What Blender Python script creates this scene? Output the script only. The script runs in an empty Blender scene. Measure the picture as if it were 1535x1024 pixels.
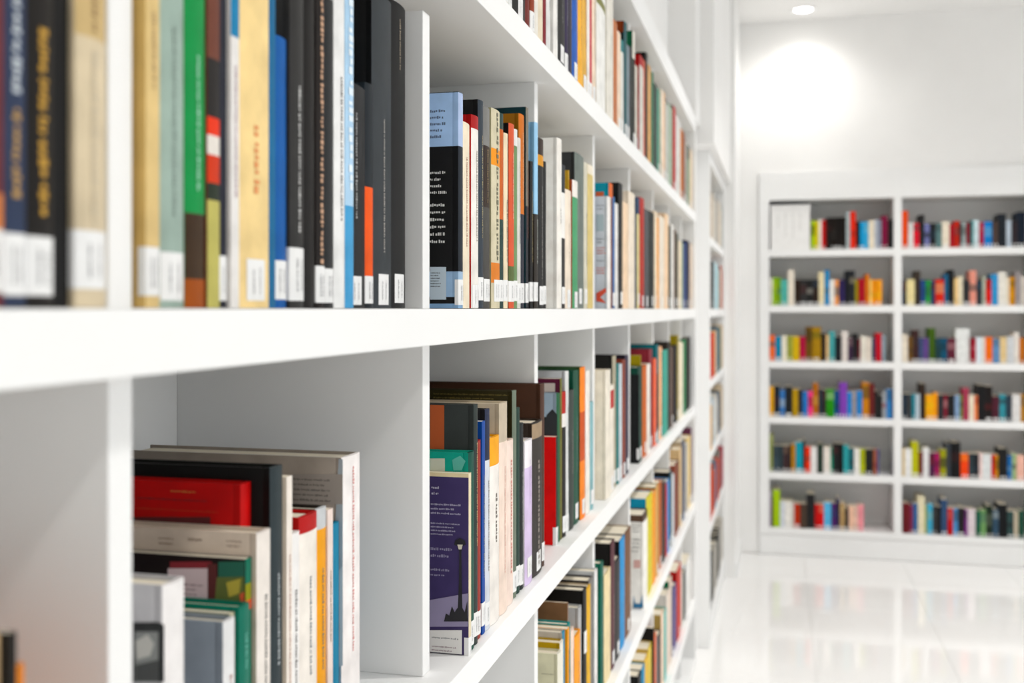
import bpy, bmesh, math, random
from mathutils import Vector
random.seed(7)
S = bpy.context.scene
COL = S.collection

# ------------------------------------------------------------------ camera, world, lights, exposure
F = 1600.0                     # focal length in pixels of the 1535 px wide frame
VPX, HY, PX0 = 1170.0, 463.0, 767.5
TH = math.atan((VPX - PX0) / F)
CT, ST = math.cos(TH), math.sin(TH)
CX, EYE = 0.349, 1.6054        # camera: 35 cm in front of the shelves, at eye height
cam_d = bpy.data.cameras.new('camera'); cam = bpy.data.objects.new('camera', cam_d); COL.objects.link(cam)
cam.location = (CX, 0, EYE); cam.rotation_euler = (math.pi/2, 0, TH)
cam_d.sensor_width = 36; cam_d.lens = 36*F/1535; cam_d.shift_y = -(512-HY)/1535
cam_d.clip_start = 0.05; cam_d.clip_end = 60
cam_d.dof.use_dof = True; cam_d.dof.focus_distance = 1.34; cam_d.dof.aperture_fstop = 4.5
S.camera = cam
W = bpy.data.worlds.new('World'); S.world = W; W.use_nodes = True
W.node_tree.nodes['Background'].inputs[0].default_value = (0.93, 0.97, 1, 1)
W.node_tree.nodes['Background'].inputs[1].default_value = 1.15
S.view_settings.view_transform = 'Standard'; S.view_settings.look = 'None'
S.view_settings.gamma = 1; S.view_settings.use_curve_mapping = False
S.view_settings.exposure = 0.5
CEIL = 3.486
KEY_W, ROW_W, WALL_W = 60, 64, 21      # downlight powers

# ------------------------------------------------------------------ pixel <-> place helpers
def ray(px):
    a = (px - PX0) / F
    return a*CT - ST, a*ST + CT            # world dx, dy per unit of depth
def on_x(px, xw):                          # point of the vertical plane x = xw: (y, depth)
    dx, dy = ray(px); t = (xw - CX)/dx
    return t*dy, t
def on_y(px, yw):                          # point of the vertical plane y = yw: (x, depth)
    dx, dy = ray(px); t = yw/dy
    return CX + t*dx, t
def z_at(py, t): return EYE + (HY - py)*t/F

# ------------------------------------------------------------------ materials
def lin(h):
    o = []
    for i in (0, 2, 4):
        c = int(h[i:i+2], 16)/255
        o.append(c/12.92 if c <= .04045 else ((c+.055)/1.055)**2.4)
    return o + [1]
MC = {}; ACC = None
def mat(h, kind='cover'):
    k = (h, kind)
    if k in MC: return MC[k]
    m = bpy.data.materials.new(kind + '_' + h); m.use_nodes = True
    nt = m.node_tree; b = nt.nodes['Principled BSDF']
    c = lin(h)
    if kind in ('cover', 'face'): g = (.5 if kind == 'cover' else .8)+(.46 if kind == 'cover' else .2)*max(c[:3])**.5; y_ = .3*c[0]+.6*c[1]+.1*c[2]; c = [max(.002, y_+(v-y_)*1.18)*g for v in c[:3]]+[1]
    rough = {'cover': .5, 'face': .5, 'print': .6, 'paper': .8, 'label': .5, 'paint': .45, 'wall': .8}[kind]
    b.inputs['Roughness'].default_value = rough
    if kind in ('cover', 'face'): b.inputs['Specular IOR Level'].default_value = .15
    tc = nt.nodes.new('ShaderNodeTexCoord'); nz = nt.nodes.new('ShaderNodeTexNoise')
    mp = nt.nodes.new('ShaderNodeMapping'); nt.links.new(tc.outputs['Object'], mp.inputs[0]); nt.links.new(mp.outputs[0], nz.inputs['Vector'])
    rp = nt.nodes.new('ShaderNodeValToRGB'); nt.links.new(nz.outputs['Fac'], rp.inputs[0]); nt.links.new(rp.outputs[0], b.inputs['Base Color'])
    amp = .13 if kind in ('cover', 'face') else .03
    if kind == 'paper':
        mp.inputs['Scale'].default_value = (3, 2200, 3); amp = .2
    elif kind in ('paint', 'wall'):
        nz.inputs['Scale'].default_value = 3; amp = .02
    else:
        nz.inputs['Scale'].default_value = 28; nz.inputs['Detail'].default_value = 5
    rp.color_ramp.elements[0].position = .3; rp.color_ramp.elements[1].position = .7
    rp.color_ramp.elements[0].color = [v*(1-amp) for v in c[:3]] + [1]
    rp.color_ramp.elements[1].color = [min(1, v*(1+amp)) for v in c[:3]] + [1]
    MC[k] = m
    return m
WHITE = mat('f1f1f0', 'paint')
WALLM = mat('f2f1ef', 'wall')
CEILM = mat('efeeec', 'wall')

def emat(name, s):
    m = bpy.data.materials.new(name); m.use_nodes = True; b = m.node_tree.nodes['Principled BSDF']
    b.inputs['Emission Color'].default_value = (1, .97, .92, 1); b.inputs['Emission Strength'].default_value = s
    return m
def floor_mat():
    m = bpy.data.materials.new('glossy_white_tile'); m.use_nodes = True; nt = m.node_tree; b = nt.nodes['Principled BSDF']
    b.inputs['Roughness'].default_value = .07; b.inputs['Specular IOR Level'].default_value = .4
    tc = nt.nodes.new('ShaderNodeTexCoord'); nz = nt.nodes.new('ShaderNodeTexNoise'); nz.inputs['Scale'].default_value = 2.5
    rp = nt.nodes.new('ShaderNodeValToRGB'); nt.links.new(tc.outputs['Object'], nz.inputs[0]); nt.links.new(nz.outputs['Fac'], rp.inputs[0]); nt.links.new(rp.outputs[0], b.inputs['Base Color'])
    rp.color_ramp.elements[0].color = (.85, .84, .825, 1); rp.color_ramp.elements[1].color = (.88, .875, .865, 1)
    return m
FLOORM = floor_mat()

# ------------------------------------------------------------------ object helpers
def link(o, parent=None):
    COL.objects.link(o)
    if parent: o.parent = parent
    return o
def mesh_obj(name, verts, faces, mats, idx=None, parent=None, smooth=False):
    if ACC is not None:                                    # one of the many small books: join it
        V, FA, MI, MM = ACC; o_ = len(V); l = parent
        V += [(v[0]+l[0], v[1]+l[1], v[2]+l[2]) for v in verts]
        for k, f in enumerate(faces):
            FA.append(tuple(i+o_ for i in f)); m = mats[idx[k] if idx else 0]
            if m not in MM: MM.append(m)
            MI.append(MM.index(m))
        return parent
    me = bpy.data.meshes.new(name); me.from_pydata(verts, [], faces)
    for m in mats: me.materials.append(m)
    if idx: me.polygons.foreach_set('material_index', idx)
    if smooth:
        me.shade_smooth(); me.set_sharp_from_angle(angle=math.radians(32))
    me.update()
    return link(bpy.data.objects.new(name, me), parent)
def box(name, x0, x1, y0, y1, z0, z1, m, parent=None, bev=0.0):
    bm = bmesh.new()
    bmesh.ops.create_cube(bm, size=1)
    for v in bm.verts:
        v.co = Vector(((x0+x1)/2 + v.co.x*(x1-x0), (y0+y1)/2 + v.co.y*(y1-y0), (z0+z1)/2 + v.co.z*(z1-z0)))
    if bev: bmesh.ops.bevel(bm, geom=bm.edges[:], offset=bev, segments=2, affect='EDGES', profile=.6)
    me = bpy.data.meshes.new(name); bm.to_mesh(me); bm.free(); me.materials.append(m)
    return link(bpy.data.objects.new(name, me), parent)
def struct(o): o['kind'] = 'structure'; return o
def tag(o, label, cat, group=None):
    o['label'] = label; o['category'] = cat
    if group: o['group'] = group
    return o
def empty(name, loc=(0, 0, 0)):
    o = bpy.data.objects.new(name, None); o.location = loc; o.empty_display_size = .05
    return link(o)

# ------------------------------------------------------------------ room
YB = 7.18; YW = 7.20; YN = 7.51; XL = .085; XR = 4.6; YR = -3.0
fl = struct(box('floor', -.6, XR, YR, YN+.1, -.1, -.004, mat('eceae6', 'wall')))
TS = .6; tm = None; j = .0006
for ix in range(9):
    for iy in range(18):
        if tm is None:
            o = box('tile', -TS/2+j, TS/2-j, -TS/2+j, TS/2-j, -.004, 0, FLOORM, fl, .0012); tm = o.data
        else:
            o = link(bpy.data.objects.new('tile', tm), fl)
        o.location = (-.45+TS*ix+.05, YR+.3+TS*iy-.02, 0)
        if o.location.x+.3 > XR or o.location.y+.3 > YW+.2: bpy.data.objects.remove(o)
struct(box('ceiling', -.6, XR+.1, YR, YN+.1, CEIL, CEIL+.1, CEILM))

struct(box('wall_rear', -.6, XR+.1, YR-.1, YR, 0, CEIL, WALLM))
P = .407; TK = .038                                     # shelf pitch and board thickness of the long bookcase
ZT = EYE + 2*P                                          # top of the long bookcase
Y_END = 4.60
Y2A, Y2B = 5.115, 6.487; X2 = .025
Z2T = EYE + .745
# left wall: behind the cases, above them, and the plain stretch beside the corner
struct(box('wall_left', -.6, -.40, YR, YW, 0, CEIL, WALLM))
struct(box('wall_left_above_long_bookcase', -.40, -.12, YR, 4.62, ZT+.001, CEIL, WALLM))
struct(box('wall_left_step', -.40, -.002, 4.62, 4.85, ZT+.001, CEIL, WALLM))
struct(box('wall_left_bulkhead', -.40, .060, 4.85, Y2B, Z2T+.001, CEIL, WALLM))
struct(box('wall_left_corner', -.40, XL, Y2B, YW, 0, CEIL, WALLM))
struct(box('wall_left_recess', -.40, -.06, 4.605, Y2A, 0, Z2T, WALLM))
# right wall; its tall windows are unseen, added to let daylight in
wy = [YR, -2.4, -.4, .2, 2.2, 2.8, 4.8, 5.4, 7.2, YW]
struct(box('wall_right', XR, XR+.1, YR, YW, 0, .5, WALLM))
struct(box('wall_right_lintel', XR, XR+.1, YR, YW, 3.2, CEIL, WALLM))
for i in range(0, 9, 2):
    struct(box('wall_right_pier', XR, XR+.1, wy[i], wy[i+1], .5, 3.2, WALLM))
for i in range(1, 8, 2):
    w = struct(empty('added_window_%d' % ((i+1)//2), (XR+.05, (wy[i]+wy[i+1])/2, .5)))
    L = (wy[i+1]-wy[i])/2
    for nm, a in (('frame_bar', (-.03, .03, -L, L, 0, .05)), ('frame_bar', (-.03, .03, -L, L, 2.65, 2.7)), ('frame_bar', (-.03, .03, -L, -L+.05, .05, 2.65)),
                  ('frame_bar', (-.03, .03, L-.05, L, .05, 2.65)), ('mullion', (-.03, .03, -.02, .02, .05, 2.65))):
        box(nm, *a, WHITE, w)
struct(box('baseboard_left', XL, XL+.012, Y2B+.005, YW-.001, .0005, .09, WHITE))

# ------------------------------------------------------------------ ceiling downlights
LENS = emat('downlight_lens', 9)
def lathe(name, prof, m, parent, n=32):
    v, f = [], []
    for k in range(n):
        a = 2*math.pi*k/n
        for r, z in prof: v.append((r*math.cos(a), r*math.sin(a), z))
    q = len(prof)
    for k in range(n):
        for i in range(q-1):
            f.append((k*q+i, ((k+1) % n)*q+i, ((k+1) % n)*q+i+1, k*q+i+1))
    return mesh_obj(name, v, f, [m], None, parent, True)
def downlight(x, y, label, watts, ang=110, blend=.7, size=.05):
    t = empty('ceiling_downlight', (x, y, CEIL)); tag(t, label, 'ceiling light', 'recessed ceiling downlights')
    lathe('trim_ring', [(.053, -.001), (.055, -.006), (.076, -.008), (.080, -.0005)], WHITE, t)
    lathe('lens', [(.0005, -.004), (.03, -.0042), (.053, -.003)], LENS, t)
    ld = bpy.data.lights.new('downlight', 'SPOT'); ld.energy = watts; ld.spot_size = math.radians(ang); ld.spot_blend = blend
    ld.shadow_soft_size = size; ld.color = (1, .975, .94)
    lo = bpy.data.objects.new('bulb', ld); COL.objects.link(lo); lo.parent = t; lo.location = (0, 0, -.03)
px, py = 1204, 14
tz = (CEIL-EYE)*F/(HY-py); dxr, dyr = ray(px)
downlight(CX+tz*dxr, tz*dyr, 'round recessed downlight shining on the white wall above the far bookcase', WALL_W, 150, 1, .12)
downlight(1.45, -.55, 'round recessed ceiling downlight over the near end of the aisle', KEY_W, 130, .6, .16)
for y in (1.6, 3.9, 5.5):  # unseen lamps, added to brighten the aisle and its far end
    downlight(1.35, y, 'added unseen ceiling downlight over the middle of the aisle', ROW_W, 130, .8)
downlight(3.6, tz*dyr, 'round recessed downlight beside the outer end of the far wall', ROW_W*.4, 120, .8)
for y in (-.55, 1.6, 3.9):  # more unseen lamps, added to light the room from the right
    downlight(3.2, y, 'added unseen ceiling downlight beside the added windows', ROW_W, 130, .8)

# ------------------------------------------------------------------ long bookcase
DEPTH = .34; REC = .035; DT = .024; Y0 = -1.1
DIV = [.576, 1.146, 1.70, 2.25, 2.80, 3.335, 3.83, 4.31]       # far faces of the dividers
SH = {'top': ZT, 'C': EYE+P-.003, 'B': EYE, 'D': EYE-P-.001, 'E': EYE-2*P, 'F': EYE-3*P}
bc = empty('long_bookcase', (-DEPTH/2, (Y0+Y_END)/2, 0))
tag(bc, 'long white built-in bookcase with thick shelf boards running along the aisle', 'bookcase')
def part(name, *a, bev=.0012, par=bc, label=None):
    o = box(name, *a, WHITE, None, bev)
    o.parent = par; o.matrix_parent_inverse = par.matrix_basis.inverted()
    if label: o['label'] = label
    return o
def rel(par):
    l = par.location
    return lambda x0, x1, y0, y1, z0, z1: (x0-l.x, x1-l.x, y0-l.y, y1-l.y, z0-l.z, z1-l.z)
R1 = rel(bc)
def bpart(name, *a, bev=.0012, par=bc, R=R1): return box(name, *R(*a), WHITE, par, bev)
bpart('back_panel', -DEPTH-.012, -DEPTH, Y0, Y_END, .1, ZT-.068)
for k, z in SH.items():
    bpart('shelf_board', -DEPTH, 0, Y0, Y_END-.045, z-(.068 if k == 'top' else TK), z)
bpart('side_panel', -DEPTH, 0, Y_END-.045, Y_END, .1, ZT)
bpart('plinth', -DEPTH, -.03, Y0, Y_END, 0, .1, bev=.002)
bpart('base_board', -DEPTH, 0, Y0, Y_END-.045, .1, .13)
rows = [('top', 'C'), ('C', 'B'), ('B', 'D'), ('D', 'E'), ('E', 'F')]
for up, lo in rows:
    for y in DIV:
        bpart('divider', -DEPTH, -REC, y-DT, y, SH[lo], SH[lo]+.331 if (up == 'C' and y == DIV[1]) else SH[up]-(.068 if up == 'top' else TK))
for y in DIV: bpart('divider', -DEPTH, -REC, y-DT, y, .13, SH['F']-TK)

# second bookcase along the same wall
b2 = empty('short_bookcase', (X2-.15, (Y2A+Y2B)/2, 0))
tag(b2, 'narrow white bookcase set under the bulkhead beyond the long bookcase', 'bookcase')
R2 = rel(b2)
S2 = [EYE+.345*k for k in (1, 0, -1, -2, -3)]
def b2part(name, *a, bev=.0015): return box(name, *R2(*a), WHITE, b2, bev)
b2part('side_panel', -.27, X2, Y2A, Y2A+.04, 0, Z2T)
b2part('side_panel', -.27, X2, Y2B-.04, Y2B-.001, 0, Z2T)
b2part('back_panel', -.28, -.27, Y2A, Y2B-.001, 0, Z2T)
b2part('top_board', -.27, X2, Y2A+.04, Y2B-.04, Z2T-.05, Z2T)
for z in S2: b2part('shelf_board', -.27, X2, Y2A+.04, Y2B-.04, z-.04, z)
b2part('plinth', -.27, X2-.002, Y2A+.04, Y2B-.04, 0, .1)
b2part('shelf_board', -.27, X2, Y2A+.04, Y2B-.04, .1, .14)

# far bookcase against the back wall
def fx(px): return on_y(px, YB)[0]
def fz(px, py): return z_at(py, on_y(px, YB)[1])
XA, XB, XC, XD = fx(1138), fx(1153), fx(1340), fx(1352)
BW = XC-XB; XE = XD+BW; XF = XE+(XB-XA)
FZ = [EYE+.385-.363*k for k in range(6)]; FT = .045
FTOP, FOPEN = EYE+.8925, EYE+.709
b3 = empty('far_bookcase', ((XA+XF)/2, YB+.16, 0))
tag(b3, 'white two-bay bookcase full of small books against the far wall', 'bookcase')
R3 = rel(b3)
def b3part(name, *a, bev=.002): return box(name, *R3(*a), WHITE, b3, bev)
YQ = YN-.001
struct(box('wall_back', -.6, XR+.1, YN, YN+.1, 0, CEIL, WALLM))
struct(box('wall_back_corner', XL, XA-.002, YW, YN, 0, CEIL, WALLM))
struct(box('wall_back_upper', XA-.002, XF+.002, YW, YN, FTOP+.002, CEIL, WALLM))
struct(box('wall_back_window_side', XF+.002, XR, YW, YN, 0, CEIL, WALLM))
b3part('back_panel', XA, XF, YQ-.012, YQ, 0, FTOP)
b3part('header_panel', XA, XF, YB, YQ-.012, FOPEN, FTOP)
b3part('side_panel', XA, XB, YB, YQ-.012, .135, FOPEN)
b3part('side_panel', XE, XF, YB, YQ-.012, .135, FOPEN)
b3part('divider', XC, XD, YB+.001, YQ-.012, FZ[5], FOPEN)
for z in FZ:
    if z is FZ[5]: b3part('bottom_board', XB, XE, YB, YQ-.012, .135, z)
    else:
        for a, b in ((XB, XC), (XD, XE)): b3part('shelf_board', a, b, YB+.0005, YQ-.012, z-FT, z)
b3part('plinth', XA, XF, YB+.006, YQ-.012, 0, .133)

# ------------------------------------------------------------------ colours by name, for the labels
def cname(h):
    r, g, b = [int(h[i:i+2], 16)/255 for i in (0, 2, 4)]
    mx, mn = max(r, g, b), min(r, g, b); v = mx; s = 0 if mx == 0 else (mx-mn)/mx
    if mx == mn: hu = 0
    elif mx == r: hu = (60*(g-b)/(mx-mn)) % 360
    elif mx == g: hu = 60*(b-r)/(mx-mn)+120
    else: hu = 60*(r-g)/(mx-mn)+240
    if v < .2: return 'black'
    if v < .32 and s < .35: return 'black' if v < .22 else 'charcoal'
    if s < .09: return 'white' if v > .86 else 'light grey' if v > .65 else 'grey' if v > .4 else 'dark grey'
    if s < .2 and v > .8: return 'cream' if 15 < hu < 80 else 'off-white'
    if hu < 12 or hu >= 345: return 'maroon' if v < .6 else 'pink' if s < .45 else 'red'
    if hu < 22: return 'dark brown' if v < .4 else 'brown' if v < .6 else 'peach' if s < .45 else 'orange-red'
    if hu < 38: return 'dark brown' if v < .4 else 'brown' if v < .68 else 'beige' if s < .45 else 'orange'
    if hu < 52: return 'dark brown' if v < .35 else 'olive' if v < .7 else 'cream' if s < .35 else 'yellow'
    if hu < 75: return 'olive' if v < .72 else 'pale yellow' if s < .4 else 'lime'
    if hu < 165: return 'dark green' if v < .42 else 'sage green' if s < .35 else 'green'
    if hu < 195: return 'dark teal' if v < .4 else 'pale teal' if s < .35 else 'teal'
    if hu < 255: return 'navy' if v < .48 else 'pale blue' if s < .35 else 'light blue' if v > .78 and s < .62 else 'blue' if s > .3 else 'slate'
    if hu < 300: return 'purple' if v < .7 else 'lilac'
    return 'plum' if v < .6 else 'pink'

# ------------------------------------------------------------------ a book
PAPER = mat('ece2cd', 'paper'); PAPERW = mat('f0ede6', 'paper')
LABEL = mat('eaeae9', 'label'); INK = mat('9c9c9e', 'print')
BOOKS = []; QUEUE = []
def book_area(x, y0, y1, z, h, axis):
    def pix(wx, wy):
        r, t = (wx-CX)*CT+wy*ST, -(wx-CX)*ST+wy*CT
        return PX0+F*r/t, t
    a, b = ((x, y0), (x, y1)) if axis == 'x' else ((y0, x), (y1, x))
    (pa, ta), (pb, tb) = pix(*a), pix(*b)
    t = (ta+tb)/2; q0, q1 = HY-(z-EYE)*F/t, HY-(z+h-EYE)*F/t
    return max(0, min(pb, 1535)-max(pa, 0))*max(0, min(q0, 1024)-max(q1, 0))
def make_book(x, y0, y1, z, h, depth, spine, o, row, rnd, axis='x', detail=True, one=True):
    A = book_area(x, y0, y1, z, h, axis)
    if A > 0 or not one: QUEUE.append(((A+1000 if detail else A) if one else -1, (x, y0, y1, z, h, depth, spine, o, row, rnd, axis, detail)))
def glyphs(v, f, mi, idx, place, length, width, rnd, gap=.35):
    """broken little bars standing for print too small to read; place(u, w) -> 3-D point"""
    u = 0
    while u < length:
        n = rnd.randint(2, 7)
        for k in range(n):
            g = width*rnd.uniform(.3, .7)
            if u+g > length: break
            a, b = (-.5, .5) if rnd.random() < .3 else (-.5, .22) if rnd.random() < .5 else (-.32, .3)
            i = len(v)
            v += [place(u, a*width), place(u+g, a*width), place(u+g, b*width), place(u, b*width)]
            f.append((i, i+1, i+2, i+3)); idx.append(mi)
            u += g + width*.22
        u += width*gap
def build_book(x, y0, y1, z, h, depth, spine, o, row, rnd, axis='x', detail=True):
    """axis 'x': spine faces +x (side wall cases); 'y': spine faces -y (far case). Local frame: spine at u=0, pages towards -u, w across."""
    t = y1-y0; hard = o.get('hard', t > .017)
    if axis == 'x': loc = (x, (y0+y1)/2, z); T = lambda u, w, q: (u, w, q)
    else: loc = ((y0+y1)/2, x, z); T = lambda u, w, q: (w, -u, q)
    root = empty('book', loc) if ACC is None else loc
    c = .0026 if hard else .0009
    c = min(c, t*.2)
    bul = min(.1*t, .0028) if hard else min(.05*t, .001)
    bx = lambda w: -bul*(2*w/t)**2
    n = 6 if detail else 2
    arc = [(bx(-t/2+t*k/n), -t/2+t*k/n) for k in range(n+1)]
    near = [(-depth, -t/2)]; far = [(-depth, t/2)]
    if hard and detail:
        near += [(-.0115, -t/2), (-.009, -t/2+.0009), (-.0065, -t/2)]; far = [(-.0065, t/2), (-.009, t/2-.0009), (-.0115, t/2)] + far
    out = near + arc + far
    inn = [(-depth, t/2-c), (-c-bul, t/2-c), (-c-bul, -t/2+c), (-depth, -t/2+c)]
    prof = out + inn; m = len(prof); a0 = len(near); a1 = a0+n
    cov = o.get('c', spine); sb = o.get('b', []); cb = o.get('cb', [])
    cuts = sorted({0, h} | {min(h, max(0, q)) for bd in (sb, cb) for e in bd for q in e[:2]})
    cuts = [q for i, q in enumerate(cuts) if i == 0 or q-cuts[i-1] > 1e-4]
    mats, mk = [], {}
    def slot(hx, kind='cover'):
        if (hx, kind) not in mk: mk[(hx, kind)] = len(mats); mats.append(mat(hx, kind))
        return mk[(hx, kind)]
    def colat(base, bands, q):
        r = base
        for e in bands:
            if e[0] <= q <= e[1]: r = e[2]
        return r
    v = [T(u, w, q) for q in cuts for u, w in prof]; f, idx = [], []
    for s in range(len(cuts)-1):
        qm = (cuts[s]+cuts[s+1])/2
        ss, cc = slot(colat(spine, sb, qm)), slot(colat(cov, cb, qm), 'face')
        for k in range(m):
            k2 = (k+1) % m
            f.append((s*m+k, s*m+k2, (s+1)*m+k2, (s+1)*m+k)); idx.append(ss if a0 <= k < a1 else cc)
    nl = len(out)
    for s, top in ((0, False), (len(cuts)-1, True)):
        o_ = s*m; cc = slot(colat(cov, cb, cuts[s]), 'face'); ss = slot(colat(spine, sb, cuts[s]))
        A = list(range(0, a0+1)) + [nl+2, nl+3]; Bq = list(range(a0, a1+1)) + [nl+1, nl+2]; Cq = list(range(a1, nl)) + [nl, nl+1]
        for poly, mi in ((A, cc), (Bq, ss), (Cq, cc)):
            poly = [o_+i for i in poly]
            f.append(tuple(poly if top else reversed(poly))); idx.append(mi)
    mesh_obj('cover', v, f, mats, idx, root, detail)
    ins = .003 if hard else .0003
    g0, g1 = -depth+(.003 if hard else .0002), -c-bul
    pv = [T(u, w, q) for q in (ins, h-ins) for u, w in ((g0, -t/2+c), (g1, -t/2+c), (g1, t/2-c), (g0, t/2-c))]
    mesh_obj('pages', pv, [(0, 3, 2, 1), (4, 5, 6, 7), (0, 1, 5, 4), (1, 2, 6, 5), (2, 3, 7, 6), (3, 0, 4, 7)], [o.get('pg') or PAPER], None, root)
    # call-number sticker on the spine
    lab = o.get('l', None)
    if lab:
        l0, l1 = lab; w2 = min(t*.44, .014); e = .0004
        n2 = 4 if detail else 1
        lv, lf = [], []
        for k in range(n2+1):
            w = -w2+2*w2*k/n2
            lv += [T(bx(w)+e, w, l0), T(bx(w)+e, w, l1)]
        for k in range(n2): lf.append((2*k, 2*k+2, 2*k+3, 2*k+1))
        if t < .03 and detail:      # folded round onto the cover
            i = len(lv); lv += [T(-.006, -t/2-e, l0), T(-.006, -t/2-e, l1), T(bx(-t/2), -t/2-e, l0), T(bx(-t/2), -t/2-e, l1)]
            lf += [(i, i+2, i+3, i+1), (i+2, 0, 1, i+3)]
        lm = mesh_obj('spine_label', lv, lf, [LABEL], None, root)
        if detail and o.get('ink', True):
            iv, jf, ji = [], [], []
            wd = min(.0022, w2*.28)
            for col_w in ((-.35*w2, .35*w2) if w2 > .006 else (0,)):
                glyphs(iv, jf, 0, ji, lambda u, w: T(bx(col_w+w)+.0008, col_w+w, l0+(l1-l0)*.18+u), (l1-l0)*.62, wd, rnd)
            if jf: mesh_obj('call_number_print', iv, jf, [INK], None, lm)
    # lettering along the spine
    for tx in (o.get('t') or []) if detail else []:
        tc_, q0, q1 = tx; tv, tf, ti = [], [], []
        wd = o.get('tw', min(.22*t, .0036))
        q0, q1 = max(q0, .004), min(q1, h-.004)
        glyphs(tv, tf, 0, ti, lambda u, w: T(bx(w)+.0005, w, q1-u), q1-q0, wd, rnd)
        k = .9 if 'tw' in o else .68
        mix = '%02x%02x%02x' % tuple(int(k*int(tc_[i:i+2], 16)+(1-k)*int(spine[i:i+2], 16)) for i in (0, 2, 4))
        if tf: mesh_obj('spine_lettering', tv, tf, [mat(mix, 'print')], None, root)
    # print on the cover that faces the next bay: given in local (u, q) metres
    pr = o.get('p')
    if pr:
        for li, e in enumerate(pr):
            v, f, idx = [], [], []
            kind, pts, hx = e[0], e[1], e[2]; w = -t/2-.0003-.00012*li
            if kind == 'poly':
                v += [T(u, w, q) for u, q in pts]; f.append(tuple(range(len(pts)))); idx.append(0)
            else:
                (ua, qa), (ub, qb) = pts; nlin = e[3]; lh = (qa-qb)/nlin
                for k in range(nlin):
                    qq = qa-lh*(k+.5); ln = (ub-ua)*(rnd.uniform(.7, 1) if k else .95)
                    glyphs(v, f, 0, idx, lambda u, s: T(ua+u, w, qq+s), ln, lh*.42, rnd)
            if f: mesh_obj('cover_picture' if kind == 'poly' else 'cover_text', v, f, [mat(hx, 'print')], idx, root)
    if ACC is not None: return
    d = dict(root=root, spine=spine, t=t, h=h, row=row, bands=sb, n=o.get('n'), cov=cov, L=o['_L'], R=o['_R'], slim=o['_W'])
    BOOKS.append(d)
    return d

TXT_D = ['e8e2d6', 'd8c080', 'f0f0ee', 'c8c8c8']; TXT_L = ['6a5a4a', '3a3a3a', '8a4a3a', '4a5a6a']
def lum(h):
    r, g, b = [int(h[i:i+2], 16)/255 for i in (0, 2, 4)]; return .3*r+.6*g+.1*b
ROWEND = {}
def shelf_row(books, row, z, clear, ystart, labels=1.0, xplane=0.0, seed=0, zlab=(.008, .037), dmax=.30):
    """books: (right edge px, recess mm, top px or None, spine colour, options) standing side by side along the case"""
    rnd = random.Random(seed); y = max(ystart, ROWEND.get(row, -9))
    for bk in books:
        xb, r, yt, col = bk[:4]; o = dict(bk[4]) if len(bk) > 4 else {}
        xs = xplane-r/1000
        ye, te = on_x(xb, xs)
        if 'y0' in o: y = max(y, on_x(o['y0'], xs)[0])
        if 'th' in o: ye = y+o['th']
        if ye-y < .0045: ye = y+.0055
        for dv in DIV:                       # nothing passes through a divider
            n0, n1 = dv-DT-.0006, dv+.0006
            if y < n1 and ye > n0:
                if n0-y > max(ye-n1, .0045): ye = n0
                else: y = n1; ye = max(ye, y+.0055)
        ye = min(ye, Y_END-.0465)
        if ye-y < .004: continue
        yc, tcen = (y+ye)/2, 0
        dx = xs-CX; tcen = -dx*ST+yc*CT
        h = clear*rnd.uniform(.72, .9) if yt is None else z_at(yt, tcen)-z
        h = min(max(h, .1), clear-.006)
        dep = min(max(.70*h, .11), dmax-r/1000)
        if 'dep' in o: dep = o['dep']
        zz = lambda p: z_at(p, tcen)-z
        for k in ('b', 'cb'):
            if k in o: o[k] = [(max(0, min(zz(e[0]), zz(e[1]))), min(h, max(zz(e[0]), zz(e[1]))), e[2]) for e in o[k]]
        if 't' in o:
            if o['t']: o['t'] = [(e[0], zz(e[2]), zz(e[1])) for e in (o['t'] if isinstance(o['t'], list) else [o['t']])]
        elif ye-y > .007 and rnd.random() < .8:
            a = rnd.uniform(.25, .4)*h; o['t'] = [(rnd.choice(TXT_D if lum(col) < .5 else TXT_L), a, a+rnd.uniform(.3, .5)*h)]
        if 'l' in o:
            if o['l']: o['l'] = (zz(o['l'][1]), zz(o['l'][0]))
        elif rnd.random() < labels: a = zlab[0]+rnd.uniform(-.003, .003); o['l'] = (a, a+(zlab[1]-zlab[0]))
        if 'p' in o:
            q = []
            yn = y+.0004
            for e in o['p']:
                def cv(pxp, pyp):
                    xx, tt = on_y(pxp, yn); return (max(-dep+.001, min(-.001, xx-xs)), max(.001, min(h-.001, z_at(pyp, tt)-z)))
                if e[0] == 'rect': x0, y0_, x1, y1_ = e[1:5]; q.append(('poly', [cv(x0, y0_), cv(x1, y0_), cv(x1, y1_), cv(x0, y1_)], e[5]))
                elif e[0] == 'poly': q.append(('poly', [cv(*s) for s in e[1]], e[2]))
                else: x0, y0_, x1, y1_ = e[1:5]; q.append(('text', [cv(x0, y0_), cv(x1, y1_)], e[5], e[6]))
            o['p'] = q
        make_book(xs, y+.0003, ye-.0003, z+.0006, h, dep, col, o, row, rnd)
        y = ye
    ROWEND[row] = y
    return y

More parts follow.
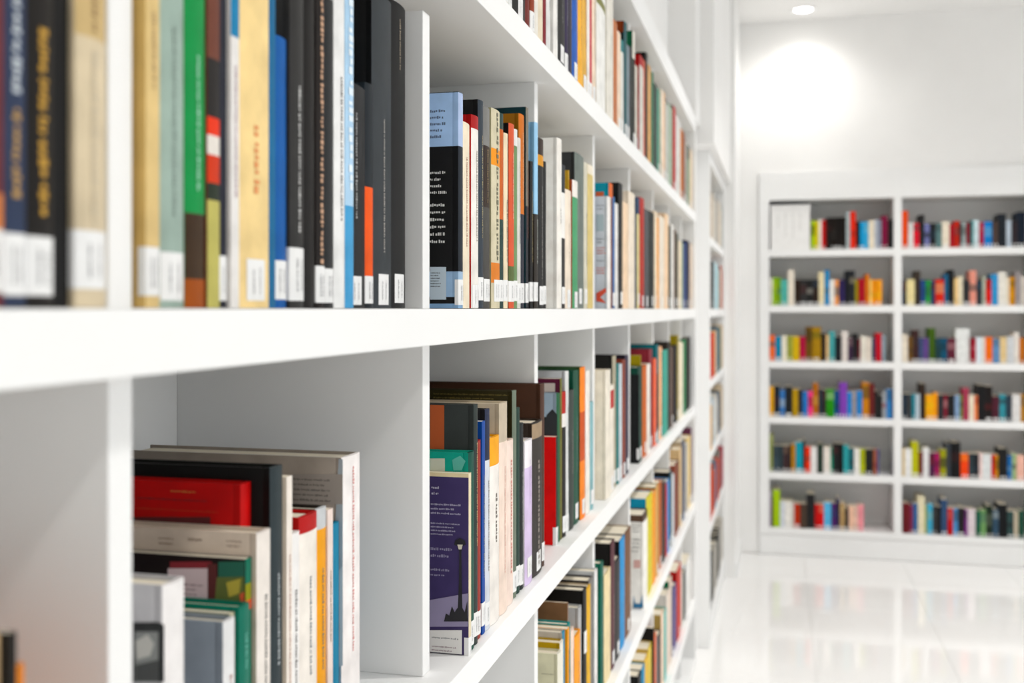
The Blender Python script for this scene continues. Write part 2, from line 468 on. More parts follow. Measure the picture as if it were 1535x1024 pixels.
# ------------------------------------------------------------------ eye-level shelf of the long bookcase
ZB, CL = SH['B'], P-.003-TK
nB = 'on the eye-level shelf'
shelf_row([
 (7, 4, -60, '7a3a3c', dict(b=[(290, 345, 'd88a5a')], t=None, l=(345, 440), y0=-30)),
 (41, 4, -70, '3c4762', dict(t=[('dfe6ea', -40, 150), ('c89a4a', 165, 300)], tw=.005, l=(352, 445), n='navy blue book with white and gold spine lettering')),
 (85, 3, -80, '26221f', dict(t=('d9a52e', 45, 335), l=(357, 445), tw=.006, n='black book with large gold spine lettering')),
 (105, 8, -75, '151414', dict(t=None, l=0, n='plain black book beside gold-lettered black book')),
 (165, 3, -70, 'dccdb2', dict(b=[(-80, 60, 'd2b98c')], t=[('8a6a3a', -30, 55), ('c4b69c', 80, 340)], tw=.005, l=(348, 435), n='thick beige book with pale worn spine')),
], nB, ZB, CL, -.2, seed=1)
shelf_row([
 (241, 28, -30, 'e0c693', dict(c='d8b97f', t=('9a7a4a', 20, 140), l=(372, 445))),
 (281, 28, -30, 'a9bcb2', dict(c='7f978b', t=('6a7a72', 40, 330), l=(380, 452))),
 (312, 28, -35, '0c9a56', dict(b=[(322, 420, '4a3624'), (420, 470, 'a85a20')], t=('d8f0e0', 85, 290), l=0, n='bright green book with dark brown spine foot')),
 (331, 28, -30, '7a4a3c', dict(b=[(90, 178, '2e2a28'), (178, 205, 'dc4a30'), (205, 234, 'e8e2da'), (234, 276, 'cf4a32'), (276, 302, '2f3a2c'), (302, 470, 'c6bf78')], t=None, l=0, n='narrow book with red and white bands and khaki foot')),
 (341, 30, -20, '2c2e3c', dict(l=(385, 452))),
 (360, 27, -25, 'ece9e6', dict(b=[(-30, 57, '1f86b4')], t=('8a5a6a', 100, 300), l=0, n='white book with blue spine head')),
 (408, 27, -25, 'f1d7a2', dict(c='e8dcc4', t=('e08a4a', 190, 300), tw=.008, l=(390, 452), n='thick cream book with orange spine lettering')),
 (414, 30, -10, '1c6f9c', dict(t=None, l=0)),
 (433, 31, 57, '2160a8', dict(l=(392, 450), n='short bright blue book')),
 (459, 28, -30, '3d3c3b', dict(t=('d0d0ce', 130, 350), tw=.004, l=(373, 452), n='charcoal book with large square barcode label')),
 (476, 30, -20, '1d1917', dict(l=0, t=None)),
 (489, 30, -25, '241d1a', dict(b=[], t=('d6a987', -20, 400), tw=.006, l=(400, 455), n='black book with tan strip along its spine')),
 (502, 30, 0, '343536', dict(l=(404, 455), t=None)),
 (520, 29, -25, 'efefee', dict(l=0)),
 (533, 29, -25, 'b7d6ee', dict(b=[(310, 470, '5aa3d2')], t=('e8f2f8', 0, 300), tw=.01, l=0, n='pale blue mottled book with deeper blue foot')),
 (551, 40, 127, '232426', dict(t=('dcdcda', 170, 330), l=(415, 458), n='short black book with white spine lettering')),
 (562, 41, 127, '232a30', dict(b=[(282, 416, 'e8661c')], l=(415, 456), t=None, n='thin black book with orange lower spine')),
 (590, 42, -5, '3f4448', dict(c='0f0e0e', t=('b8b0a8', 180, 380), l=(412, 458), tw=.003, n='tall dark grey book with black cover')),
 (611, 44, 7, '171616', dict(l=(412, 455), t=('b8a890', 30, 110), tw=.003, n='tall black book beside the divider end panel')),
], nB, ZB, CL, DIV[0]+.004, seed=2)
shelf_row([
 (696, 13, 140, '242c36', dict(y0=689, c='151516', b=[(141, 221, 'b6c6e4'), (408, 445, 'a8c0d8'), (455, 470, '8fb0d0')], cb=[(141, 221, 'a9c4e6'), (408, 446, '9db9d6'), (456, 470, '90b2d4')], t=None, l=(420, 458),
   p=[('text', 645, 163, 671, 210, '5a6a86', 5), ('text', 645, 255, 671, 294, 'dcdcd8', 4), ('text', 645, 303, 670, 368, 'dcdcd8', 6), ('rect', 645, 401, 669, 450, 'c4d3de'), ('text', 646, 408, 662, 432, '2a2a30', 6)], n='black and light blue book with white blurb text')),
 (707, 16, 185, 'efe3cd', dict(l=0)),
 (720, 14, 175, 'f0ece6', dict(c='b01c20', b=[(170, 195, 'b01c20')], l=(428, 462), n='white book with red cover and red spine head')),
 (727, 15, 152, '3b4550', dict(c='171717')),
 (737, 17, 162, '55534f', dict(b=[(162, 220, '8c8b88'), (220, 312, '3a2a20')], t=('c8a468', 225, 305), n='grey and brown book with gilt ornament')),
 (752, 15, 166, 'd8d0b6', dict(c='c4bd9c', b=[(225, 250, 'e89a4a'), (395, 425, 'e08a4a')], t=('5a5a44', 170, 400), tw=.009, n='mottled pale olive book with dense dark lettering')),
 (757, 18, 171, '2b4a44', dict(b=[(195, 330, 'c8683a')], c='24413c')),
 (763, 18, 201, 'efe0c4', {}),
 (773, 16, 187, 'd5654a', dict(c='191717', b=[(400, 440, '6a7a4a')], t=('f0d8c8', 230, 330), n='coral red spine book with black cover')),
 (777, 17, 195, '7f9c70', dict(b=[(190, 220, 'eceae6')])),
 (782, 17, 208, 'dedcd6', {}),
 (788, 19, 173, 'd07a35', dict(c='9a6a24', b=[(322, 470, '2e3140')], cb=[(322, 470, '2e3140')], t=('f0e0c8', 200, 300), n='tall mustard book with navy lower half')),
 (793, 18, 162, '8a8478', dict(c='1d3d45', b=[(310, 470, '2a2c34')], n='tall dark teal book')),
 (800, 15, 243, '1b1a1a', {}),
 (808, 12, 185, 'a4cdea', dict(c='9bc8e8', b=[(322, 470, '3a332c')], cb=[(322, 470, '2a2622')], t=('d0c8b0', 330, 400), n='light blue book with dark brown lower half')),
], nB, ZB, CL, DIV[1]+.003, seed=3)
shelf_row([
 (817, 12, 209, '191818', dict(c='2a2018', b=[(205, 234, '3a2a20'), (234, 250, 'd89a3a')], cb=[(205, 234, '3a2a20'), (234, 250, 'd89a3a')], t=('d8d8d0', 280, 420), n='black book with orange and brown spine head')),
 (825, 14, 243, '161616', dict(c='141414', n='short black book beside a thick white book')),
 (844, 12, 209, 'f1ede6', dict(y0=837, c='faf5ee', t=('2a2a2a', 313, 337), tw=.004, l=0, n='thick white book with small black spine title')),
 (849, 14, 248, 'eeece8', dict(c='22262a', b=[(245, 290, '2a3036'), (358, 470, '2e2c2c')], n='slim white and black banded book')),
 (858, 15, 286, 'efe2d2', dict(c='b86a4a', cb=[(286, 470, 'e4d4c0')], l=(435, 462))),
 (862, 22, 256, 'd4ae58', dict(th=.007, c='caa652', l=0)),
 (868, 14, 272, '5ca578', dict(c='a8563a', b=[(268, 297, 'efe9e2')], l=(438, 462), n='green book with white spine head')),
 (877, 20, 233, '7a847e', dict(c='3b3d3e', b=[], t=('4a4a48', 260, 400), n='tall grey book with dark cover')),
 (882, 20, 245, 'd8d4c4', {}),
 (891, 19, 249, 'd9c68c', dict(b=[(245, 263, 'efe6d4')], l=0, n='straw yellow book with cream spine head')),
], nB, ZB, CL, 0, seed=4)
shelf_row([
 (917, 8, 296, 'f0ece8', dict(y0=912, c='c3c9d1', t=None, l=0, p=[('text', 894, 306, 908, 316, '8a929c', 2), ('rect', 894, 322, 905, 347, 'a9bcc4'), ('text', 894, 356, 906, 366, '8a929c', 2), ('text', 894, 370, 908, 382, 'd8604a', 3), ('text', 894, 388, 906, 394, '8a929c', 1), ('text', 894, 400, 908, 412, 'd8604a', 3), ('poly', [(894, 440), (908, 432), (909, 438), (900, 446), (909, 455), (894, 452)], 'd2482c')], n='pale grey book with orange diagrams on its cover')),
 (920, 12, 276, 'd8703a', dict(c='1a93a8', b=[(297, 470, '7a4030')], l=0, p=[('rect', 893, 288, 905, 297, 'd8602c')], n='teal covered book with orange spine')),
 (923, 14, 296, '3a6fa8', dict(t=None)), (928, 14, 306, 'e8e6e2', {}), (935, 13, 276, '1f1f20', dict(c='1a1a1b', n='tall black book between white and peach books')),
 (943, 14, 305, 'f0d6ba', dict(c='e8604a', l=0)), (953, 13, 290, 'efe3d3', dict(l=0)), (960, 15, 297, '324a6a', dict(b=[(322, 470, 'd8cc9c')], n='book with navy head and straw yellow spine')),
 (967, 14, 298, 'b4382f', {}), 
], nB, ZB, CL, 0, seed=5)
shelf_row([
 (974, 15, 315, '55595c', {}), (982, 14, 319, '1d2522', {}), (986, 14, 318, 'efdfc8', {}), (991, 14, 327, 'e9a03a', dict(l=0)), (997, 15, 326, 'eae0d2', {}), (1003, 14, 322, 'f0d2b2', {}),
], nB, ZB, CL, 0, seed=6)
shelf_row([
 (1007, 14, 340, '27332e', {}), (1011, 14, 338, 'e8e6e0', {}), (1014, 15, 345, '7a6458', {}), (1018, 15, 350, '3a4a3e', dict(c='1f2420')), (1022, 15, 362, 'ecdcc4', {}), (1025, 15, 364, 'a8b49c', {}),
], nB, ZB, CL, 0, seed=7)
shelf_row([
 (1030, 14, 365, '2c4a8a', dict(c='1a1e28')), (1035, 14, 362, '26304f', {}), (1037, 14, 366, 'e4cdb4', {}),
], nB, ZB, CL, 0, seed=8)

# ------------------------------------------------------------------ upper shelf
ZC, CLC = SH['C'], P+.003-.068
nC = 'on the shelf above eye level'
shelf_row([
 (757, 8, None, 'a8502c', {}), (765, 8, None, 'e9e2d4', {}), (768, 9, None, '2a2220', {}), (790, 7, None, '1d1816', dict(n='thick black book on the shelf above eye level')), (796, 9, None, '7a2a22', dict(l=0)), (803, 8, None, '9a4a34', {}),
 (808, 8, None, 'ece8e0', dict(l=0)),
], nC, ZC, CLC, DIV[1]+.08, labels=.6, seed=11)
shelf_row([
 (816, 8, None, 'e8dcc6', {}), (820, 8, None, '8a3038', {}), (829, 7, None, 'e4e4e2', dict(l=0)), (838, 7, None, 'f0eeea', dict(l=0, t=('5a5a5a', 0, 60))), (849, 8, None, '191818', {}), (853, 9, None, '3a2f52', {}), (859, 8, None, '47434e', {}),
 (868, 8, None, '1d5cb4', dict(n='bright blue book above eye level')), (875, 8, None, 'efb65c', {}), (881, 9, None, 'e0b264', {}), (885, 8, None, 'f0ece6', {}), (889, 9, None, 'c8505a', {}), (894, 9, None, 'efdcc8', {}),
], nC, ZC, CLC, 0, labels=.6, seed=12)
shelf_row([
 (917, 6, -22, 'efeeea', dict(c='eceae4', l=0, t=None, b=[(2, 14, '8a8a50')], n='very thick white book with small olive patch')), (921, 7, -15, 'e8e4da', {}),
 (927, 9, 33, 'bf7850', dict(c='211c1a')), (932, 10, 50, 'efd9c4', {}), (936, 10, 62, '35858a', dict(b=[(80, 220, 'e4e2dc')])), (941, 9, 35, '0f5c62', dict(c='22262a', cb=[(30, 52, '8a3f1e')], n='dark teal book with brown cover head')),
 (945, 10, 70, '8a98a0', {}), (949, 10, 72, '1d1d1e', {}), (953, 9, 49, 'e9e4da', dict(c='1f6a4a', b=[(90, 250, '2a2622')], n='white-headed book with green cover')),
 (958, 10, 100, 'd8d2c6', {}),
], nC, ZC, CLC, 0, labels=.6, seed=13)
shelf_row([
 (966, 8, 87, 'd9d5ce', dict(c='a81c1c', b=[(80, 102, 'b01c1c')], l=0, n='pale grey book with red head')), (968, 10, 92, 'cf6a50', {}), (972, 9, 81, '181818', dict(c='151515')), (977, 10, 100, 'd8a870', {}), (981, 10, 110, '3a7a5a', {}), (986, 10, 128, '1b2a24', {}),
 (990, 10, 135, '609f88', {}), (995, 9, 136, 'efe3d2', {}), (998, 10, 140, 'e8c4a4', {}),
], nC, ZC, CLC, 0, labels=.6, seed=14)
shelf_row([
 (1003, 9, 158, 'c8c8c2', {}), (1009, 9, 160, 'a8b8a4', dict(l=0)), (1016, 8, 162, 'b5262c', dict(c='1f1a1a', n='red book with black cover beside a sage green one')), (1021, 10, 178, 'dcdad6', {}), (1024, 10, 195, 'c87a3a', {}), (1028, 10, 200, '8a4a34', {}),
], nC, ZC, CLC, 0, labels=.6, seed=15)
shelf_row([
 (1031, 10, 210, 'b8b4ac', {}), (1035, 10, 220, '8a9c84', dict(b=[(215, 240, '2a3a30')])), (1038, 10, 226, 'ecd8bc', {}),
], nC, ZC, CLC, 0, labels=.6, seed=16)

# ------------------------------------------------------------------ first shelf below eye level
ZD, CLD = SH['D'], P-TK
nD = 'on the first shelf below eye level'
shelf_row([
 (2, 30, 958, 'e2c49c', dict(y0=-25, l=0, n='low peach book in the end bay')), (22, 25, 950, '2a2826', dict(pg=PAPER, l=0, n='low dark book in the end bay')), (38, 30, 1000, 'd8863c', dict(l=0, n='low orange book in the end bay')),
], nD, ZD, CLD, -.2, seed=20)
shelf_row([
 (281, 60, 873, 'efeceb', dict(y0=248, c='c6c5c8', l=0, t=None, dep=.19, n='light grey book with black framed photo on cover',
   p=[('poly', [(200, 934), (238, 934), (247, 938), (251, 948), (251, 1024), (200, 1024)], '26282a'), ('rect', 203, 948, 238, 1024, '8f9290'), ('poly', [(204, 962), (222, 952), (232, 966), (226, 984), (206, 990)], 'c9c8c2'), ('poly', [(204, 998), (238, 990), (238, 1022), (204, 1022)], '4a4c4c')])),
 (355, 60, 930, 'e4e4e4', dict(y0=337, c='8b939c', l=0, dep=.17, n='slate grey book with white spine')),
 (352, 66, 920, 'c8c2a8', dict(c='8a8f78', l=0, t=None, n='thin pale olive book with cream page edges')),
 (377, 61, 908, '0e7a66', dict(c='0e7a66', l=0, t=('7ac0ae', 950, 1010), n='dark teal-green book with cream page edges')),
 (378, 66, 838, '1a7a62', dict(c='241c1c', l=0, t=None, b=[(875, 900, '9a9a3a'), (900, 915, 'd8582a')], dep=.2, p=[('rect', 255, 843, 318, 853, '8a1c28'), ('rect', 252, 853, 312, 910, 'd9c3c6'), ('text', 256, 872, 308, 904, '8a6a72', 4), ('rect', 312, 846, 326, 910, '5a1c1c'), ('rect', 328, 843, 375, 866, '17604c'), ('poly', [(326, 866), (375, 866), (375, 910), (322, 910)], '5f6a2c'), ('poly', [(340, 874), (362, 868), (360, 890), (344, 896)], 'b8a83a'), ('poly', [(360, 892), (375, 888), (375, 908), (362, 908)], 'd8582a')], n='book with green, olive and pink collage cover')),
 (409, 60, 797, 'ede6df', dict(c='d2c3b4', l=0, dep=.2, p=[('text', 238, 804, 262, 820, '9a7f6a', 2), ('text', 282, 804, 306, 816, 'a08a78', 1), ('text', 340, 808, 364, 824, 'a08a78', 2)], n='large beige book with faint brown cover print')),
 (379, 88, 725, 'd01a22', dict(c='b8161e', l=0, t=None, dep=.2, p=[('text', 256, 734, 296, 742, 'c8863a', 1), ('text', 206, 744, 318, 756, '7a1016', 1), ('text', 206, 762, 334, 770, 'b8783a', 1), ('rect', 200, 776, 316, 797, '5a0c10')], n='deep red book with gold cover print')),
 (427, 70, 700, '3a4549', dict(c='111010', l=0, t=('a8aeb0', 860, 1000), tw=.004, dep=.24, hard=True, n='large black book with slate grey spine')),
 (439, 68, 715, 'f1e9e0', dict(l=0, c='e9dccb')),
 (452, 70, 800, 'f0eeec', dict(l=0)),
 (479, 70, 772, 'f0eae2', dict(c='b0141c', cb=[(797, 1024, 'e3d6bb')], b=[(765, 797, 'b5161e')], l=0, n='cream book with red head')),
 (492, 72, 762, 'e9a54a', dict(c='26221f', b=[(758, 793, 'cdd0d2')], l=0, n='orange spined book with grey head')), (500, 72, 764, 'ecdcd4', dict(l=0)),
 (511, 73, 785, '2b86a8', dict(c='1f7596', l=0, n='teal blue mottled book beside the large picture book')),
 (543, 70, 683, 'f3eeec', dict(c='a49b92', cb=[(780, 1030, '9fb3c2')], l=0, t=('d88a86', 700, 980), tw=.004, dep=.245, p=[('poly', [(508, 688), (531, 688), (531, 1000), (496, 1000), (502, 800)], 'a0abb3'), ('rect', 436, 712, 520, 757, '9a928b'), ('text', 440, 715, 500, 756, '6a6460', 5), ('poly', [(470, 900), (531, 850), (531, 1000), (480, 1010)], 'b9c3ca')], n='large grey and blue picture book with white spine')),
], nD, ZD, CLD, DIV[0]+.004, seed=21)
shelf_row([
 (707, 6, 710, 'e5d9bd', dict(y0=703, c='463c66', b=[(985, 1005, '1c1a1c')], cb=[(708, 716, 'e6d6b2'), (986, 1005, '1b191b')], t=None, l=(955, 996), pg=PAPER,
   p=[('text', 647, 727, 660, 745, 'b8b2c8', 2), ('text', 646, 753, 693, 775, 'b0aac4', 3), ('text', 646, 782, 693, 806, 'b0aac4', 4), ('text', 646, 818, 680, 840, '8f88a8', 2), ('text', 646, 850, 676, 868, '8f88a8', 2),
      ('poly', [(645, 900), (703, 890), (703, 940), (645, 940)], '8f86a6'),
      ('poly', [(689, 822), (692, 822), (692.5, 870), (694, 925), (686, 925), (688.5, 870)], '15131a'), ('poly', [(681, 817), (683, 811), (690, 807), (697, 811), (699, 817), (694, 819), (693, 826), (688, 826), (686, 819)], '1a1820'), ('poly', [(686, 817), (694, 817), (692.5, 824), (688, 824)], 'd8d2c0'), ('poly', [(666, 932), (669, 920), (674, 923), (678, 909), (682, 918), (686, 912), (694, 912), (697, 918), (701, 901), (703, 932)], '15131a'),
      ('rect', 645, 945, 693, 985, 'e6e4e0'), ('text', 648, 952, 690, 962, '8a8a8c', 1), ('text', 648, 966, 688, 980, 'a08a90', 2)], n='purple book with a lamp post on its cover')),
 (713, 8, 678, '1d5a4c', dict(c='2b9d8a', t=None, p=[('rect', 645, 688, 667, 708, 'cfd3bf'), ('poly', [(678, 690), (690, 684), (698, 692), (692, 706), (680, 706)], '57b5a4')], n='teal green book with pale box on its cover')),
 (718, 9, 607, '39423f', dict(c='383c3b', p=[('rect', 645, 607, 666, 680, 'b9541d')], n='charcoal book with rust orange block on its cover')),
 (723, 12, 661, 'a03a32', dict(t=None)), (728, 12, 632, '1d4fa2', dict(c='1c4ea0', n='royal blue book')), (736, 11, 614, 'd8dce4', dict(c='1f1f21', b=[(600, 690, '2a3350')], n='pale spined book with black cover')),
 (751, 10, 655, 'f1ece6', dict(b=[(650, 697, 'f2ad48')], cb=[(650, 697, 'e9a540')], t=('5a544c', 740, 820), tw=.007, l=0, n='white book with orange head and black script')),
 (763, 10, 604, 'f0ddd0', dict(b=[(595, 662, 'cfc2ae')], c='c8bba7', l=0, t=('cf8a7a', 700, 860), n='tall beige book with pale pink lower spine')),
 (772, 12, 660, 'f0ddd2', dict(t=('d07a6a', 690, 860), tw=.006, l=0, n='pale pink book with red lettering')),
 (776, 14, 586, '7c8878', dict(c='302b16', t=None, p=[('text', 650, 588, 768, 602, '6f6128', 2)], n='tall grey-green book with gold floral cover')),
 (781, 15, 612, '23443a', {}), (786, 15, 635, '22282a', {}),
 (800, 12, 660, 'd9c8e6', dict(c='efe9ee', b=[(660, 700, 'f0ecf0')], t=('a88ac8', 690, 760), n='white and lilac book')),
 (815, 12, 632, '3a332f', dict(c='3a302a', b=[(634, 656, 'a8937a')], t=('9a8f86', 690, 850), tw=.01, n='dark brown ornate book with beige spine band')),
 (818, 15, 576, '57382a', dict(c='4b3226', t=None, n='tall brown leather-look book')),
], nD, ZD, CLD, DIV[1]+.003, seed=22)
shelf_row([
 (837, 25, 655, '1d2a22', dict(y0=834, c='da281d', l=(790, 825), t=None, n='bright red covered book beside the brown one')),
 (841, 26, 590, '2c6a44', dict(c='2a322e', cb=[(585, 625, '9fb0bd')], p=[('poly', [(814, 640), (820, 622), (828, 614), (836, 622), (836, 660), (814, 660)], '20262a')], t=None, n='green spined book with mountain photo cover')),
 (843, 27, 568, '7a7a3a', dict(c='5a2138', p=[('rect', 808, 575, 832, 588, 'cfc3bd')], t=None, n='maroon book with pale box on its cover')),
 (850, 25, 588, 'e9e5e0', dict(b=[(585, 620, 'b8322c'), (640, 840, '1f1b1a')], c='b02f2a', n='red, white and black banded book')),
 (854, 26, 557, 'dfe0de', dict(c='c3c7c9')), (862, 25, 585, '414843', dict(c='3a403c')), (869, 26, 556, '1f5a45', dict(c='1d5240', n='dark green book beside the orange one')),
 (879, 23, 551, 'f08c20', dict(c='3a5a3a', b=[(617, 690, 'c65c1c')], t=('f8d8a0', 690, 770), n='bright orange book')),
 (886, 22, 556, 'efebe4', {}), (891, 22, 603, '8fb8bd', {}),
], nD, ZD, CLD, DIV[2]+.006, seed=23, labels=.7)
shelf_row([
 (917, 10, 555, 'ece5d7', dict(y0=909, c='e9e0cf', l=0, t=('8a8478', 620, 680), tw=.003, n='thick cream book with worn cover')), (922, 14, 578, 'eee6da', dict(b=[(585, 612, 'b83a3a')])), (925, 18, 534, 'b4ad98', dict(c='1c1c1b', n='tall black covered book with buff spine')),
 (929, 17, 545, '217d7b', {}), (934, 17, 546, 'c6d0d6', {}), (939, 17, 540, '8a4232', {}), (944, 18, 533, '35304a', dict(c='241f2c')),
], nD, ZD, CLD, DIV[3]+.005, seed=24, labels=.8)
shelf_row([
 (950, 12, 562, '1f2021', dict(t=('d8d8d4', 570, 660))), (964, 13, 550, '18493b', dict(n='thick dark green book')), (967, 20, 533, 'a89a30', dict(th=.014, c='a3952e')), (971, 14, 548, 'c66a22', {}), (976, 14, 546, 'ece8e0', {}), (979, 18, 524, '8a2f3b', dict(c='85303a')), (985, 13, 538, 'e9745b', {}),
], nD, ZD, CLD, DIV[4]+.005, seed=25, labels=.6)
shelf_row([
 (990, 14, 517, '1f6f78', dict(b=[(560, 640, '23262a')])), (993, 15, 520, 'efba94', {}), (1002, 13, 525, '50a896', dict(c='17191a')), (1006, 14, 513, '332c28', {}), 
], nD, ZD, CLD, 0, seed=26, labels=.6)
shelf_row([
 (1010, 14, 520, '6a564c', {}), (1016, 14, 518, '2c2a2c', {}), (1018, 16, 503, '9a8a2c', {}), (1022, 14, 512, 'ece2cc', {}), (1025, 14, 514, 'e4dcc8', {}),
], nD, ZD, CLD, 0, seed=27, labels=.6)
shelf_row([
 (1030, 14, 510, '3a8a5c', {}), (1036, 14, 506, '1f2422', dict(c='1a1a1a')),
], nD, ZD, CLD, 0, seed=28, labels=.6)

# ------------------------------------------------------------------ second shelf below eye level
ZE, CLE = SH['E'], P-TK
nE = 'on the second shelf below eye level'
shelf_row([
 (843, 20, 978, 'e9e6d8', dict(y0=838, c='d5d2b8', l=0, p=[('text', 812, 1008, 832, 1014, 'a8a68e', 1)], n='pale khaki book nearest the lower divider')), (846, 22, 962, 'eee9de', dict(c='b6983f', l=0, t=None, n='mustard covered book with white spine')), (848, 24, 947, '4a90b0', dict(c='c6beb2', l=0, t=None)),
 (854, 20, 942, 'f0a21f', dict(l=0, n='orange book beside a teal one')), (856, 22, 935, '2d8f8c', dict(c='2a8a88', l=0, t=None)), (862, 20, 943, 'efd9cb', dict(l=0)),
 (852, 34, 904, '8f6a50', dict(c='86654c', l=0, t=None, n='brown book set back on the lower shelf')), (872, 20, 950, 'efa212', dict(l=0)), (873, 24, 910, 'bcbcbc', dict(c='b2b3b4', l=0, t=None)),
 (881, 20, 883, '171514', dict(c='131110', l=(945, 978), t=None, n='large black book with white label')), (887, 20, 880, 'e1b244', dict(c='b8a890', l=0)), (890, 24, 868, '8a8580', dict(c='1e1c1c', l=0, t=None)), (897, 20, 855, 'eeecea', dict(c='c8cacb', l=0)),
 (906, 20, 843, '0f6b59', dict(c='0f6350', l=0, n='dark teal hardback with rounded spine')),
], nE, ZE, CLE, DIV[2]+.004, seed=31, labels=.4)
shelf_row([
 (917, 18, 857, 'ead9b1', dict(l=0)), (923, 18, 812, '5b2531', dict(c='171515', n='black book with maroon spine')), (931, 18, 838, '1e1b1a', dict(c='2a201a')), (938, 19, 807, '2090ca', dict(c='161618', n='bright blue book on the second lower shelf')), (947, 20, 795, '7a5236', dict(c='b8a791', n='tan covered book with brown spine')),
], nE, ZE, CLE, DIV[3]+.004, seed=32, labels=.7)
shelf_row([
 (972, 10, 768, 'f1efe9', dict(y0=965, c='eceae5', b=[(760, 778, '5a4436')], cb=[(760, 778, '5a4436')], l=0, t=None, p=[('text', 947, 785, 962, 800, '6a6a68', 3), ('text', 947, 806, 962, 830, '7a7a78', 4), ('rect', 950, 840, 960, 852, 'd8a8a0'), ('poly', [(950, 892), (952, 905), (960, 905), (963, 890), (966, 912), (949, 912)], '1f6f9c')], n='thick white book with blue drawing on its cover')),
 (979, 14, 742, 'd7ca26', dict(c='2f8fb0', n='yellow-green book')), (984, 14, 738, 'e99c24', dict(c='e0702a')), (990, 14, 728, 'd0a468', dict(c='a89a70')), (993, 16, 722, 'b8622c', {}), (998, 15, 722, '1f1c1b', {}),
], nE, ZE, CLE, DIV[4]+.004, seed=33, labels=.4)
shelf_row([
 (1001, 14, 726, 'b0302c', {}), (1005, 14, 720, '4a8ac8', {}), (1008, 15, 706, '1d4a58', dict(c='151414')), (1012, 14, 712, 'd8dce0', {}), (1016, 14, 696, '8a4a3a', {}), (1019, 15, 692, '7a4c36', {}),
], nE, ZE, CLE, 0, seed=34, labels=.4)
shelf_row([
 (1023, 14, 672, 'd8bc94', {}), (1027, 14, 660, '4a5a74', dict(c='c8b8a0')), (1032, 14, 664, 'c4c0ba', {}),
], nE, ZE, CLE, 0, seed=35, labels=.4)
shelf_row([
 (1036, 14, 655, 'e8cf94', {}), (1039, 14, 642, '6a3a50', {}),
], nE, ZE, CLE, 0, seed=36, labels=.4)

# ------------------------------------------------------------------ third shelf below eye level
ZF = SH['F']
nF = 'on the third shelf below eye level'
shelf_row([
 (962, 25, 1010, '1a1818', dict(y0=958)), (968, 22, 1000, '3a8fb8', {}), (973, 22, 985, 'e0b858', dict(c='d8b86a')), (978, 22, 968, 'd8c060', dict(c='cdb070')),
], nF, ZF, CLE, DIV[3], seed=41, labels=.3)
shelf_row([
 (981, 18, 941, '2a2624', dict(c='191716')), (985, 18, 952, 'd86a3a', {}), (988, 18, 955, '8a8f92', {}), (992, 18, 950, '4a3a34', {}), (996, 18, 918, 'efd6c0', dict(c='a8905c')), (1000, 18, 916, '6ab8b0', {}),
], nF, ZF, CLE, 0, seed=42, labels=.3)
shelf_row([
 (1004, 18, 888, 'e4d8cc', dict(c='d8d4d0')), (1008, 18, 868, 'e0cfc0', dict(c='1f6a4a')), (1012, 18, 880, '4a4a7a', {}), (1015, 18, 878, '6a5a90', {}),
], nF, ZF, CLE, 0, seed=43, labels=.3)
shelf_row([
 (1022, 16, 850, 'c43c1f', dict(c='a82a1a')), (1025, 18, 862, 'd8d4cc', {}), (1030, 16, 857, '1f201f', {}), (1036, 14, 838, 'ecebe8', dict(c='e4e4e2')), (1039, 14, 842, 'd8d4d0', {}),
], nF, ZF, CLE, 0, seed=44, labels=.3)

# ------------------------------------------------------------------ short bookcase beyond it
pal2 = [('c8b8a4', 'd8d2c8', 'b8b4ae', 'e0d4c4', 'c4c8c4'), ('1f2a2c', '3a3a38', 'c8dce0', '7fb0bc', 'd8d0c4', 'c0583a'), ('c84a2c', 'c8402a', 'e4c8a0', '5a7a90', '7a8a7c', 'd8c4a8'),
        ('d8a860', 'c8d0d4', 'dcd8d0', '4a5f74', 'd0c0a8'), ('b83a24', 'c85a3a', '5a8098', 'c04a30', '8a8480', 'a83a4a'), ('4a4c4a', 'b8b4ac', '3a3a38', 'c8c4bc')]
rnd = random.Random(5)
for k, z in enumerate(S2 + [.14]):
    y = Y2A+.045; nS = 'in the narrow bookcase'; i = 0
    run = (Y2B-.1-y)/len(pal2[k])
    while y < Y2B-.1:
        t = rnd.uniform(.03, .055); h = rnd.uniform(.2, .25)
        c2 = pal2[k][min(len(pal2[k])-1, int((y-Y2A-.045)/run))]
        make_book(X2-.003-rnd.uniform(0, .006), y, y+t-.001, z+.0006, h, .17, c2, {'l': (.01, .04) if rnd.random() < .4 else None}, nS, rnd, detail=False, one=False)
        y += t

